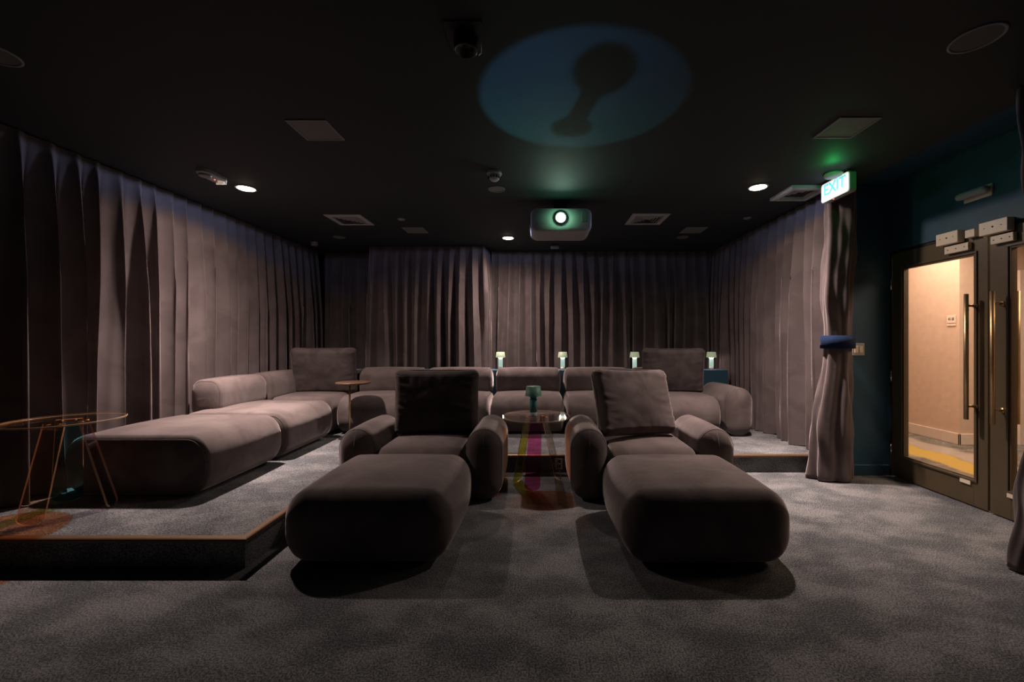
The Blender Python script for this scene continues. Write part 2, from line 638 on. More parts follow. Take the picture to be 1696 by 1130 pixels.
struct(link('baseboard_corridor', B(5.20, 5.05, 0, 5.22, 8.0, 0.135, .004), 'corridor_white', smooth=False))
struct(link('baseboard_corridor_end', B(5.20, 5.05, 0, 5.86, 5.07, 0.135, .004), 'corridor_white', smooth=False))
# a door in the end wall of the corridor
d2 = struct(bpy.data.objects.new('door_3', None))
COL.objects.link(d2)
d2.location = (5.92, 5.03, 0)
link('door_frame', B(0, 0, 0, 0.07, 0.04, 2.15, .004), 'corridor_white', d2, smooth=False)
link('door_frame', B(0.99, 0, 0, 1.06, 0.04, 2.15, .004), 'corridor_white', d2, smooth=False)
link('door_frame', B(0.07, 0, 2.08, 0.99, 0.04, 2.15, .004), 'corridor_white', d2, smooth=False)
lf = link('leaf', B(0.072, 0.01, 0.01, 0.988, 0.04, 2.078, .003), 'corridor_white', d2, smooth=False)
bm = bmesh.new()
cyl(bm, (0.14, 0.01, 1.0), (0.14, -0.05, 1.0), 0.011)
cyl(bm, (0.13, -0.05, 1.0), (0.26, -0.05, 1.0), 0.009)
lathe(bm, [(0, -.004), (0.026, -.004), (0.026, 0.0), (0, 0.0)], 20, 0.14, 0.004, 1.0)
link('lever_handle', bm, 'chrome', lf)
# room number sign
sg = thing('room_sign', 'small white room number sign on the corridor wall seen through the left glass door', 'sign', (5.215, 5.162, 1.47))
link('plate', B(-0.006, -0.055, 0.036, 0.0, 0.055, 0.135, .002), 'corridor_white', sg, smooth=False)
link('name_strip', B(-0.006, -0.055, 0, 0.0, 0.055, 0.026, .002), 'corridor_white', sg, smooth=False)


def text(body, size, m, parent, loc, rot, ext=0.0008, sx=1.0):
    cu = bpy.data.curves.new('lettering', 'FONT')
    cu.body = body
    cu.size = size
    cu.align_x = 'CENTER'
    cu.align_y = 'CENTER'
    cu.extrude = ext
    cu.offset = size * 0.015
    t = bpy.data.objects.new('tmp', cu)
    COL.objects.link(t)
    dg = bpy.context.evaluated_depsgraph_get()
    me = bpy.data.meshes.new_from_object(t.evaluated_get(dg))
    bpy.data.objects.remove(t)
    me.name = 'lettering'
    me.materials.clear()
    me.materials.append(M[m])
    o = bpy.data.objects.new('lettering', me)
    COL.objects.link(o)
    o.parent = parent
    o.location = loc
    o.rotation_euler = rot
    o.scale = (sx, 1, 1)
    return o


text('418', 0.05, 'sign_ink', sg, (-0.007, 0, 0.085), (pi / 2, 0, -pi / 2))


# ------------------------------------------------------------------ double glass doors
def door_leaf(name, y_hinge, y_meet, st_h, st_m):
    """leaf in the plane X=XD..XD+0.045; y_hinge/y_meet its two vertical edges"""
    o = bpy.data.objects.new(name, None)
    struct(o)
    COL.objects.link(o)
    o.location = (XD + 0.004, y_hinge, 0)
    d = -1 if y_meet < y_hinge else 1
    W = abs(y_meet - y_hinge)
    T = 0.045

    def bx(a0, z0, a1, z1, x0=0.0, x1=T, bev=0.002):
        ya, yb = sorted((d * a0, d * a1))
        return B(x0, ya, z0, x1, yb, z1, bev)
    g0, g1, gz0, gz1 = st_h, W - st_m, 0.225, 1.94
    link('stile', bx(0.004, 0.01, g0, 2.10), 'door_bronze', o, smooth=False)
    link('stile', bx(g1, 0.01, W - 0.004, 2.10), 'door_bronze', o, smooth=False)
    link('bottom_rail', bx(g0, 0.01, g1, gz0), 'door_bronze', o, smooth=False)
    link('top_rail', bx(g0, gz1, g1, 2.10), 'door_bronze', o, smooth=False)
    link('glass_pane', bx(g0 - .001, gz0 - .001, g1 + .001, gz1 + .001, 0.018, 0.024, 0), 'door_glass', o, smooth=False)
    # beads round the glass, proud of the leaf
    bm = bmesh.new()
    for (a0, z0, a1, z1) in ((g0 - .03, gz0 - .03, g1 + .03, gz0 - .012), (g0 - .03, gz1 + .012, g1 + .03, gz1 + .03),
                             (g0 - .03, gz0 - .012, g0 - .012, gz1 + .012), (g1 + .012, gz0 - .012, g1 + .03, gz1 + .012)):
        ya, yb = sorted((d * a0, d * a1))
        box(bm, -0.010, ya, z0, 0.0, yb, z1, .003)
    link('glazing_bead', bm, 'door_bronze', o, smooth=False)
    # long pull bars on both faces, each on two stand-offs
    hy = d * (W - 0.088)
    for side, xo in ((-1, -0.075), (1, T + 0.06)):
        bm = bmesh.new()
        cyl(bm, (xo, hy, 0.68), (xo, hy, 1.64), 0.0145, 20)
        h = link('pull_bar', bm, 'brass', o)
        for z in (0.78, 1.55):
            bm = bmesh.new()
            x1 = -0.0 if side < 0 else T
            cyl(bm, (xo, hy, z), (x1, hy, z), 0.009, 16)
            cyl(bm, (x1 - side * -0.0, hy, z), (x1 + side * 0.008, hy, z), 0.018, 16)
            s = link('standoff', bm, 'brass', h)
    # label plate on the bottom rail, hinges
    ya, yb = sorted((d * (W - 0.20 if d < 0 and st_h > .11 else W - 0.2), d * (W - 0.12)))
    link('guide_plate', B(-0.010, ya, 0.165, 0.0, yb, 0.195, .002), 'cream_plastic', o, smooth=False)
    for z in (0.25, 0.95, 1.82):
        bm = bmesh.new()
        cyl(bm, (-0.008, d * 0.0, z - .055), (-0.008, d * 0.0, z + .055), 0.008, 12)
        link('hinge', bm, 'chrome', o)
    return o


door_leaf('door_1', DY0 - 0.012, DYM + 0.003, 0.125, 0.105)
door_leaf('door_2', DY1, DYM - 0.003, 0.125, 0.14)
bm = bmesh.new()
box(bm, XD + 0.01, DY1, 2.104, XD + 0.11, DY0, DH)
box(bm, XD + 0.01, DY0 - 0.004, 0, XD + 0.11, DY0 + 0.02, DH)
struct(link('door_frame_black', bm, 'black', smooth=False))


def maglock(y0, y1, a0, a1, label):
    t = thing('door_closer', label, 'door closer', (XD, y0, 0))
    link('housing', B(-0.055, y1 - y0, 2.06, 0.0, 0, 2.155, .003), 'cream_plastic', t, smooth=False)
    for yy in (0.2, 0.5, 0.8):
        bm = bmesh.new()
        cyl(bm, (-0.0545, (y1 - y0) * yy, 2.11), (-0.058, (y1 - y0) * yy, 2.11), 0.006 if yy == .5 else .003, 10)
        link('screw', bm, 'black', t)
    pl = link('armature_plate', B(-0.03, a1 - y0, 1.985, 0.0, a0 - y0, 2.045, .003), 'cream_plastic', t, smooth=False)
    for f in (0.15, 0.5, 0.85):
        bm = bmesh.new()
        yy = a0 - y0 + (a1 - a0) * f
        cyl(bm, (-0.030, yy, 2.015), (-0.032, yy, 2.015), 0.004, 10)
        link('screw', bm, 'black', pl)
    return t


maglock(3.40, 3.225, 3.355, 3.17, 'cream metal closer box on the door head over the left glass door leaf')
maglock(3.07, 2.885, 3.015, 2.87, 'cream metal closer box on the door head over the right glass door leaf')
tag(link('latch_box', B(XD - 0.04, 3.115, 2.075, XD, 3.185, 2.135, .003), 'cream_plastic', smooth=False),
    'small cream metal box on the door head between the two closer boxes', 'door hardware')

t = thing('wall_sensor', 'white cylinder on a cream backplate mounted on the blue wall above the doors', 'sensor', (XD, 3.12, 2.40))
link('backplate', B(-0.012, -0.10, -0.045, 0, 0.10, 0.045, .003), 'cream_plastic', t, smooth=False)
bm = bmesh.new()
bmr = [(0, 0), (.018, .002), (.026, .012), (.028, .03), (.028, .20), (.022, .215), (0, .22)]
lathe(bm, bmr, 24)
o = link('cylinder', bm, 'white_plastic', t, loc=(-0.045, 0.12, 0.005), rot=(pi / 2, 0, 0))

# light switch on the jamb wall
t = thing('light_switch', 'cream double rocker light switch on the dark blue wall beside the doors', 'switch', (3.068, 3.92, 1.20))
link('cover_plate', B(-0.058, -0.006, -0.058, 0.058, 0, 0.058, .003), 'light_socket', t, smooth=False)
for x in (-0.023, 0.023):
    link('rocker', B(x - .016, -0.011, -0.033, x + .016, -0.005, 0.033, .002), 'cream_plastic', t, smooth=False)
# outlet on the platform riser
t = thing('power_outlet', 'pale power outlet on the platform step behind the acrylic table', 'outlet', (0.215, PY, 0.088))
link('cover_plate', B(-0.037, -0.006, -0.058, 0.037, 0, 0.052, .003), 'cream_plastic', t, smooth=False)
link('socket', B(-0.018, -0.009, 0.006, 0.018, -0.004, 0.036, .002), 'black', t, smooth=False)
link('socket', B(-0.018, -0.009, -0.040, 0.018, -0.004, -0.010, .002), 'black', t, smooth=False)


# ------------------------------------------------------------------ curtains
def curtain(name, path, z0, z1, label, seed=0, pitch=0.165, amp=0.055, ds=0.011, dz=0.055, group=None, flip=1):
    rnd = random.Random(seed)
    P = [Vector(p) for p in path]
    seg = [(P[i + 1] - P[i]).length for i in range(len(P) - 1)]
    Ltot = sum(seg)
    ns = int(Ltot / ds)
    nz = int((z1 - z0) / dz)
    # pleat phases: irregular pitch
    nf = int(Ltot / pitch) + 3
    jit = [rnd.uniform(-0.42, 0.42) for _ in range(nf + 2)]
    am = [rnd.uniform(0.40, 1.35) for _ in range(nf + 2)]
    dr = [rnd.uniform(-0.8, 0.8) for _ in range(nf + 2)]
    sh = [rnd.uniform(0, 6.28) for _ in range(8)]

    def lerp(a, t):
        i = int(t)
        f = t - i
        f = f * f * (3 - 2 * f)
        return a[i] * (1 - f) + a[min(i + 1, len(a) - 1)] * f
    bm = bmesh.new()
    rows = []
    for j in range(nz + 1):
        z = z0 + (z1 - z0) * j / nz
        h = (z1 - z) / (z1 - z0)      # 0 at top
        row = []
        for i in range(ns + 1):
            s = Ltot * i / ns
            # where on the path
            acc = 0
            kk = 0
            while kk < len(seg) - 1 and acc + seg[kk] < s:
                acc += seg[kk]
                kk += 1
            d = (P[kk + 1] - P[kk]).normalized()
            base = P[kk] + d * (s - acc)
            n = Vector((-d.y, d.x)) * flip
            t = s / pitch
            ph = 2 * pi * (t + lerp(jit, t) * (0.25 + 0.75 * h) + 0.35 * lerp(dr, t) * sin(pi * h * 0.9) * h)
            a = lerp(am, t)
            top = exp(-(h / 0.045) ** 1.0)
            A = amp * (0.40 + 0.60 * min(1, h * 2.6)) * (1 - 0.6 * top)
            A *= (1 + (a - 1) * min(1, h * 1.6))
            f = sin(ph) + 0.22 * sin(2 * ph + 0.8 + h) + 0.16 * sin(0.47 * ph + sh[0] + 2.0 * h) * h
            f = math.copysign(abs(f) ** 0.8, f)
            lat = 0.28 * A * sin(2 * ph + 0.4) + 0.012 * h * sin(5 * s + sh[1] + 3 * h)
            q = base + n * (A * f) + d * lat
            row.append(bm.verts.new((q.x, q.y, z + (0.006 * sin(3 * ph) if j == 0 else 0))))
        rows.append(row)
    for j in range(nz):
        for i in range(ns):
            bm.faces.new((rows[j][i], rows[j][i + 1], rows[j + 1][i + 1], rows[j + 1][i]))
    o = link(name, bm, 'curtain_velvet')
    # a header tape along the top
    return tag(o, label, 'curtain', group)


ZT = CEIL - 0.008
curtain('curtain', [(-3.52, 2.16), (-3.52, 6.56)], PH + 0.01, ZT,
        'long mauve velvet curtain in deep folds along the left wall behind the chaise', 3, amp=0.078)
curtain('curtain', [(-3.52, -1.6), (-3.52, 2.08)], 0.012, ZT,
        'dark velvet curtain at the far left edge in front of the platform', 5, amp=0.078)
curtain('curtain', [(-3.44, 6.66), (-2.62, 6.66)], PH + 0.01, ZT,
        'dark velvet curtain in the back left corner recess behind the corner pillow', 9, amp=0.05)
curtain('curtain', [(-2.56, 6.60), (-2.54, 6.22), (-0.80, 6.20), (-0.76, 6.50)], PH + 0.01, ZT,
        'velvet curtain hanging forward on the back wall left of centre with a bright right edge', 14, amp=0.075)
curtain('curtain', [(-0.72, 6.57), (2.84, 6.57)], PH + 0.01, ZT,
        'wide dark velvet curtain across the back wall behind the row of lamps', 21, amp=0.072)
curtain('curtain', [(2.80, 6.50), (2.80, 4.0)], PH + 0.01, ZT,
        'velvet curtain along the right wall standing on the platform', 31, amp=0.068)


def tied_curtain(cx, cy, z0, prof, label, seed, tie_z, lean=(0, 0), folds=7):
    """prof: (z, half width x, half depth y, centre shift x)"""
    rnd = random.Random(seed)
    t = thing('tied_curtain', label, 'curtain', (cx, cy, 0))
    n = 150
    Z = []
    zz = z0
    while zz < ZT:
        Z.append(zz)
        zz += 0.03
    Z.append(ZT)
    ph0 = [rnd.uniform(0, 6.28) for _ in range(6)]

    def ip(z):
        for a, b in zip(prof, prof[1:]):
            if a[0] <= z <= b[0]:
                f = (z - a[0]) / (b[0] - a[0])
                f = f * f * (3 - 2 * f)
                return [a[k] * (1 - f) + b[k] * f for k in (1, 2, 3)]
        return prof[-1][1:]
    bm = bmesh.new()
    rings = []
    for z in Z:
        hx, hy, cxs = ip(z)
        dt = abs(z - tie_z)
        k = min(1.0, dt / 0.35)
        ring = []
        for i in range(n):
            a = 2 * pi * i / n
            w = 0.13 * sin(folds * a + ph0[0] + 0.9 * (z - tie_z)) + 0.10 * sin((folds - 3) * a + ph0[1] - 1.1 * (z - tie_z)) \
                + 0.05 * sin(2 * folds * a + ph0[2]) + 0.05 * sin(3 * a + 7 * z) * k
            r = 1 + w * (0.45 + 0.55 * k)
            # sag of slanting creases between top and tie
            r += 0.035 * k * sin(16 * z + 5 * a + ph0[3])
            ring.append(bm.verts.new((cxs + hx * r * cos(a), hy * r * sin(a), z)))
        rings.append(ring)
    for a, b in zip(rings, rings[1:]):
        for i in range(n):
            j = (i + 1) % n
            bm.faces.new((a[i], a[j], b[j], b[i]))
    bm.faces.new(rings[0][::-1])
    link('drape', bm, 'curtain_velvet', t)
    hx, hy, cxs = ip(tie_z)
    bm = bmesh.new()
    R = []
    for z, g_ in ((tie_z - .06, .018), (tie_z - .058, .024), (tie_z + .058, .024), (tie_z + .06, .018)):
        R.append([bm.verts.new((cxs + (hx * 1.08 + g_) * cos(2 * pi * i / 60), (hy * 1.08 + g_) * sin(2 * pi * i / 60), z)) for i in range(60)])
    for a, b in zip(R, R[1:]):
        for i in range(60):
            j = (i + 1) % 60
            bm.faces.new((a[i], a[j], b[j], b[i]))
    tb = link('tieback', bm, 'navy_velvet', t)
    tb['label'] = 'navy velvet tieback band'
    # hem band near the bottom
    return t


tied_curtain(2.755, 3.80, 0.012,
             [(0.0, 0.175, 0.11, -0.035), (0.35, 0.165, 0.105, -0.03), (1.18, 0.115, 0.075, 0.03), (1.36, 0.115, 0.075, 0.03),
              (1.75, 0.130, 0.09, 0.02), (2.25, 0.130, 0.10, 0.05), (2.73, 0.135, 0.09, 0.06)],
             'mauve velvet curtain gathered by a navy band beside the light switch', 4, 1.27, folds=5)
tied_curtain(2.90, 2.26, 0.012,
             [(0.0, 0.23, 0.14, 0.0), (0.35, 0.21, 0.13, 0.0), (1.18, 0.11, 0.09, 0.05), (1.36, 0.11, 0.09, 0.05),
              (1.75, 0.15, 0.10, 0.03), (2.3, 0.17, 0.11, 0.0), (2.73, 0.17, 0.11, 0.0)],
             'dark gathered velvet curtain at the right edge, in front of the right glass door', 8, 1.27)

# ------------------------------------------------------------------ ledge behind the sofas
struct(link('trim_4', B(-3.42, 5.80, PH, 2.70, 6.08, 0.87, .006), 'navy_paint', smooth=False))

# ------------------------------------------------------------------ sofas
SEAT_Z = 0.455   # seat height above the platform


def seat_mesh(hx, hy, hz, r_along, **k):
    return soft(hx, hy, hz, *r_along, **k)


# --- chaise along the left wall (two blocks + corner)
def chaise(y0, y1, label, back=None, name='chaise_module'):
    cx = -2.85
    t = thing(name, label, 'sofa', (cx, (y0 + y1) / 2, PH))
    hy = (y1 - y0) / 2
    sp = (0.53, hy, SEAT_Z / 2, 0.15, 0.05, 0.19, (0.012, 0.012, 0.03))
    s = link('seat', soft(*sp), 'sofa_velvet', t, loc=(0, 0, SEAT_Z / 2))
    piping(s, 'y', -(hy - 0.035), sp)
    piping(s, 'y', (hy - 0.035), sp)
    if back:
        b0, b1 = back
        hb = (b1 - b0) / 2
        bp_ = (0.155, hb, 0.20, 0.10, 0.04, 0.13, (0.006, 0.008, 0.012))
        b = link('backrest', soft(*bp_), 'sofa_velvet', t,
                 loc=(-3.245 - cx, (b0 + b1) / 2 - (y0 + y1) / 2, 0.92 - PH - 0.215))
        piping(b, 'y', -(hb - 0.028), bp_)
    return t


chaise(2.88, 3.80, 'long backless mauve velvet chaise block nearest the left clear acrylic table')
chaise(3.81, 4.74, 'mauve velvet chaise block with the front left roll backrest', (4.00, 4.74))
t = thing('corner_module', 'mauve velvet corner sofa block in the back left carrying the square pillow', 'sofa', (-2.86, 5.24, PH))
link('seat', soft(0.452, 0.48, SEAT_Z / 2, 0.10, 0.10, 0.17, (0.01, 0.01, 0.02)), 'sofa_velvet', t, loc=(0, 0, SEAT_Z / 2))
link('backrest', soft(0.155, 0.36, 0.20, 0.10, 0.04, 0.13, (0.006, 0.008, 0.012)), 'sofa_velvet', t, loc=(-0.385, -0.12, 0.54))
b = link('backrest', soft(0.44, 0.15, 0.19, 0.05, 0.10, 0.13, (0.008, 0.006, 0.012)), 'sofa_velvet', t, loc=(0.02, 0.395, 0.53))

# --- the row along the back
ROW = [-1.945, -1.03, -0.115, 0.80, 1.725]
LBL = ['dark mauve velvet sofa block of the back row next to the round wooden side table',
       'mauve velvet sofa block of the back row behind the left lounge chair pillow',
       'mauve velvet sofa block of the back row directly behind the centre acrylic table',
       'mauve velvet sofa block of the back row behind the right lounge chair pillow',
       'mauve velvet sofa block at the right end of the back row with a rounded arm']
for k, cx in enumerate(ROW):
    t = thing('sofa_module', LBL[k], 'sofa', (cx, 5.28, PH), group=None)
    last = k == 4
    fy = -0.45 if not last else -0.52
    by = 0.46
    hy = (by - fy) / 2
    sp = (0.455, hy, SEAT_Z / 2, 0.055, 0.19, 0.19, (0.004, 0.02, 0.02))
    s = link('seat', soft(*sp), 'sofa_velvet', t,
             loc=(0, (by + fy) / 2, SEAT_Z / 2))
    piping(s, 'x', -0.42, sp)
    piping(s, 'x', 0.42, sp)
    sp = (0.437, 0.17, 0.19, 0.05, 0.12, 0.13, (0.006, 0.006, 0.012))
    b = link('backrest', soft(*sp), 'sofa_velvet', t, loc=(0, 0.31, 0.565))
    piping(b, 'x', -0.40, sp)
    piping(b, 'x', 0.40, sp)
    if last:
        sp = (0.165, 0.42, 0.285, 0.15, 0.06, 0.155, (0.006, 0.02, 0.01))
        a = link('armrest', soft(*sp), 'sofa_velvet', t,
                 loc=(0.635, -0.13, 0.285))
        piping(a, 'y', -0.365, sp)


# --- pillows
def pillow(name, label, loc, w_, h_, lean, yaw, roll=0.0, seed=0, th=0.10, m='pillow_weave_shaded'):
    rnd = random.Random(seed)
    ph = [rnd.uniform(0, 6.28) for _ in range(8)]

    def warp(c):
        x, y, z = c
        u, v = x / (w_ / 2), z / (h_ / 2)
        # creases radiating from the edges
        e = max(abs(u), abs(v))
        cr = 0.013 * max(0, e - 0.45) * sin(26 * (u if abs(v) > abs(u) else v) + ph[0] + 2 * sin(5 * u + ph[1]))
        cr += 0.005 * sin(4.2 * u + 3.1 * v + ph[2]) * sin(5 * v - 2 * u + ph[3])
        pin = 1 + 0.035 * (u * u * v * v) - 0.02 * (1 - u * u) * (abs(v) > .9)
        return Vector((x * pin, y + math.copysign(cr, y), z * pin))
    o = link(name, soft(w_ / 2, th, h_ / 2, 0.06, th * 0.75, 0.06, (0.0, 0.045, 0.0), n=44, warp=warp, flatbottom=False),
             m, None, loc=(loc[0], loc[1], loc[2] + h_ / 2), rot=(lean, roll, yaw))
    tag(o, label, 'pillow')
    lp = rr_loop(w_ / 2 * 1.0, h_ / 2 * 1.0, 0.06, 0.06)
    bm = bmesh.new()
    tube(bm, [(a, 0.0, b) for a, b in lp], 0.004, 6, closed=True)
    link('piping', bm, 'piping', o)
    return o


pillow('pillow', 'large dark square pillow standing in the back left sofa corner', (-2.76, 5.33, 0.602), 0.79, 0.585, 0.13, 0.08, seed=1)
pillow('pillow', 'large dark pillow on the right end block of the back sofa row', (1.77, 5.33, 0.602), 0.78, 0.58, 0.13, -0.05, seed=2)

# --- lounge chairs and footstools in front


def lounge(cx, label, seed):
    t = thing('lounge_chair', label, 'armchair', (cx, 3.60, 0))
    s = link('seat', soft(0.36, 0.40, 0.215, 0.05, 0.12, 0.12, (0.0, 0.02, 0.025)), 'sofa_velvet', t, loc=(0, -0.02, 0.215))
    for sx in (-1, 1):
        sp = (0.157, 0.385, 0.292, 0.145, 0.075, 0.15, (0.012, 0.02, 0.012))
        a = link('armrest', soft(*sp), 'sofa_velvet', t,
                 loc=(sx * 0.508, -0.0, 0.292))
        piping(a, 'y', -0.315, sp)
    link('backrest', soft(0.345, 0.055, 0.27, 0.05, 0.06, 0.07, (0, .01, 0)), 'sofa_velvet', t, loc=(0, 0.325, 0.29))
    return t


lounge(-0.93, 'mauve velvet lounge chair with thick rounded arms left of the centre acrylic table', 1)
lounge(0.925, 'mauve velvet lounge chair with thick rounded arms right of the centre acrylic table', 2)
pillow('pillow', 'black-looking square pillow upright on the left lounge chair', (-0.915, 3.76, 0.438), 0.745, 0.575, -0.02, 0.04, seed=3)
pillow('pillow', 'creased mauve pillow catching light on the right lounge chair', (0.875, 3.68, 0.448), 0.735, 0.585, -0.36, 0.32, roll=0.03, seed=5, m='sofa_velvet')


def stool(cx, cy, label, rz=0.0):
    t = thing('footstool', label, 'footstool', (cx, cy, 0), rz)
    s = link('cushion', soft(0.505, 0.455, 0.222, 0.13, 0.10, 0.16, (0.04, 0.02, 0.03), n=36), 'sofa_velvet', t, loc=(0, 0, 0.223))
    for sx in (-1, 1):
        for sy in (-1, 1):
            bm = bmesh.new()
            # corner seam following the rounded vertical edge
            pts = []
            for i in range(13):
                a = -pi / 2 * 0.9 + pi * 0.9 * i / 12
                zc = (0.222 - 0.16 - 0.015) * (1 if a > 0 else -1) + 0.145 * sin(a)
                rr = cos(a)
                pts.append((sx * (0.505 - .04 - .13 + (0.13 * rr) * 0.7071), sy * (0.455 - .02 - .10 + 0.10 * rr * 0.7071), zc))
            tube(bm, pts, 0.002, 6)
            link('seam', bm, 'piping', s)
    return t


stool(-0.965, 2.71, 'wide mauve velvet footstool in front of the left lounge chair')
stool(0.968, 2.70, 'wide mauve velvet footstool in front of the right lounge chair')


# ------------------------------------------------------------------ acrylic tables
def plank(name, parent, top, bot, wdir, wt, wb, th, m):
    """flat leg from top to bottom point, rounded at the foot; wdir = horizontal width direction"""
    top, bot = Vector(top), Vector(bot)
    wd = Vector(wdir).normalized()
    ax = (bot - top)
    Ln = ax.length
    ax.normalize()
    nrm = ax.cross(wd).normalized()
    out = [(-wt / 2, 0), (wt / 2, 0)]
    n = 12
    rb = wb / 2
    for i in range(n + 1):
        a = pi * i / n
        out.append((rb * cos(a) * 1.0, Ln - rb * 0.55 + rb * 0.55 * sin(a)))
    bm = bmesh.new()
    A = [bm.verts.new(top + wd * u + ax * v + nrm * th / 2) for u, v in out]
    C = [bm.verts.new(top + wd * u + ax * v - nrm * th / 2) for u, v in out]
    f1 = bm.faces.new(A)
    f2 = bm.faces.new(C[::-1])
    N = len(out)
    side = []
    for i in range(N):
        j = (i + 1) % N
        f = bm.faces.new((A[i], A[j], C[j], C[i]))
        f.material_index = 1
    return link(name, bm, [m, 'acrylic_edge'], parent, smooth=False)


def acrylic_table(c, z0, z1, r, feet, label):
    t = thing('side_table', label, 'table', (c[0], c[1], z0))
    H = z1 - z0
    bm = bmesh.new()
    lathe(bm, [(0, H - 0.012), (r - .002, H - 0.012), (r, H - 0.010), (r, H - .002), (r - .002, H), (0, H)], 72)
    for f in bm.faces:
        if min((v.co.xy.length for v in f.verts)) > r * 0.9:
            f.material_index = 1
    link('tabletop', bm, ['acrylic_top', 'acrylic_edge'], t, smooth=False)
    for (fx, fy, m, wdt, deg) in feet:
        d = Vector((cos(math.radians(deg)), sin(math.radians(deg)), 0))
        wd = Vector((-d.y, d.x, 0))
        lg = plank('leg', t, d * 0.085 + Vector((0, 0, H - 0.013)), (fx, fy, 0.0), wd, wdt * 0.82, wdt, 0.012, m)
        p = d * 0.085 + Vector((0, 0, H - 0.022))
        for s_ in (-0.03, 0.03):
            bm = bmesh.new()
            q = p + wd * s_
            cyl(bm, q - d * 0.014, q + d * 0.016, 0.006, 10)
            link('bolt', bm, 'brass', lg)
    return t


acrylic_table((-0.005, 3.70), 0.0, 0.61, 0.305,
              [(-0.035, -0.19, 'acrylic_magenta', 0.135, -92), (-0.175, 0.02, 'acrylic_yellow', 0.135, 150), (0.205, 0.09, 'acrylic_blue', 0.135, 28)],
              'round clear iridescent acrylic table between the two lounge chairs')
acrylic_table((-3.075, 2.68), PH + .007, 0.77, 0.288,
              [(0.02, -0.21, 'acrylic_rose', 0.135, -75), (0.225, 0.085, 'acrylic_rose', 0.13, 25), (-0.16, 0.15, 'acrylic_cyan', 0.15, 128)],
              'round clear iridescent acrylic table on the platform at the left edge')

# round wooden side table on a thin post
t = thing('side_table', 'small round wooden side table on a thin post before the back left sofa corner', 'table', (-2.15, 4.72, PH))
bm = bmesh.new()
lathe(bm, [(0, .622), (.178, .622), (.188, .632), (.188, .642), (.184, .645), (0, .645)], 48, 0.04, 0.0)
link('tabletop', bm, 'walnut', t)
bm = bmesh.new()
cyl(bm, (0, 0, 0.01), (0, 0, 0.622), 0.010, 16)
link('post', bm, 'brass', t)
bm = bmesh.new()
lathe(bm, [(0, 0.001), (.12, 0.001), (.12, .006), (.115, .010), (0, .010)], 40, 0.0, 0.0)
link('base', bm, 'black', t)


# ------------------------------------------------------------------ small lamps
def lamp(loc, label, lit=True, s=1.0, group=None):
    t = thing('table_lamp', label, 'lamp', loc, group=group)
    H = 0.25 * s
    sh, st = ('lamp_sage', 'lamp_mint') if lit else ('lamp_teal_shade', 'lamp_teal')
    bm = bmesh.new()
    lathe(bm, [(0, 0), (.029 * s, 0), (.031 * s, .003 * s), (.031 * s, .034 * s), (0, .034 * s)], 32)
    link('base', bm, 'corridor_white' if lit else 'lamp_clear', t)
    bm = bmesh.new()
    lathe(bm, [(0, .034 * s), (.031 * s, .034 * s), (.031 * s, .142 * s), (.027 * s, .149 * s), (0, .149 * s)], 32)
    link('stem', bm, st, t)
    bm = bmesh.new()
    lathe(bm, [(.0, .149 * s), (.022 * s, .149 * s), (.032 * s, .160 * s), (.036 * s, .175 * s), (.030 * s, .20 * s), (.0, .20 * s)], 32)
    g_ = link('diffuser', bm, 'lamp_glow' if lit else 'lamp_blue_neck', t)
    g_['label'] = 'glowing white diffuser' if lit else 'blue neck below the shade'
    bm = bmesh.new()
    lathe(bm, [(.070 * s, .172 * s), (.059 * s, H), (.0, H), (.0, H - .003), (.057 * s, H - .003), (.068 * s, .172 * s), (.070 * s, .172 * s)], 40)
    link('shade', bm, sh, t)
    return t


LX = [(-0.525, 'leftmost of the four lit sage green table lamps on the ledge behind the sofas'),
      (0.376, 'second from left of the four lit sage green table lamps on the ledge'),
      (1.418, 'third from left of the four lit sage green table lamps, beside the big dark pillow'),
      (2.53, 'rightmost of the four lit sage green table lamps at the end of the ledge')]
for x, lb in LX:
    lamp((x, 5.95, 0.871), lb, group='lit table lamps on the ledge')
    for dx in (-0.055, 0.055):
        pass
    new_light('table_lamp_light', 'POINT', (x, 5.95 + 0.0, 0.871 + 0.175), 7.0, (1.0, 0.72, 0.68), shadow_soft_size=0.045)
lamp((-2.72, 5.95, 0.871), 'lit sage green table lamp mostly hidden behind the back left corner pillow', group='lit table lamps on the ledge')
new_light('table_lamp_light', 'POINT', (-2.72, 5.95, 0.871 + 0.175), 5.0, (1.0, 0.72, 0.68), shadow_soft_size=0.045)
lamp((-0.03, 3.66, 0.611), 'teal green table lamp, unlit, on the centre acrylic table', lit=False, s=1.06)

# ------------------------------------------------------------------ ceiling fittings


def trim_ring(bm, r0, r1, z0, z1, n=48):
    lathe(bm, [(r0, z1), (r1, z1), (r1, z0 + .002), (r1 - .003, z0), (r0 + .003, z0), (r0, z0 + .002), (r0, z1)], n)


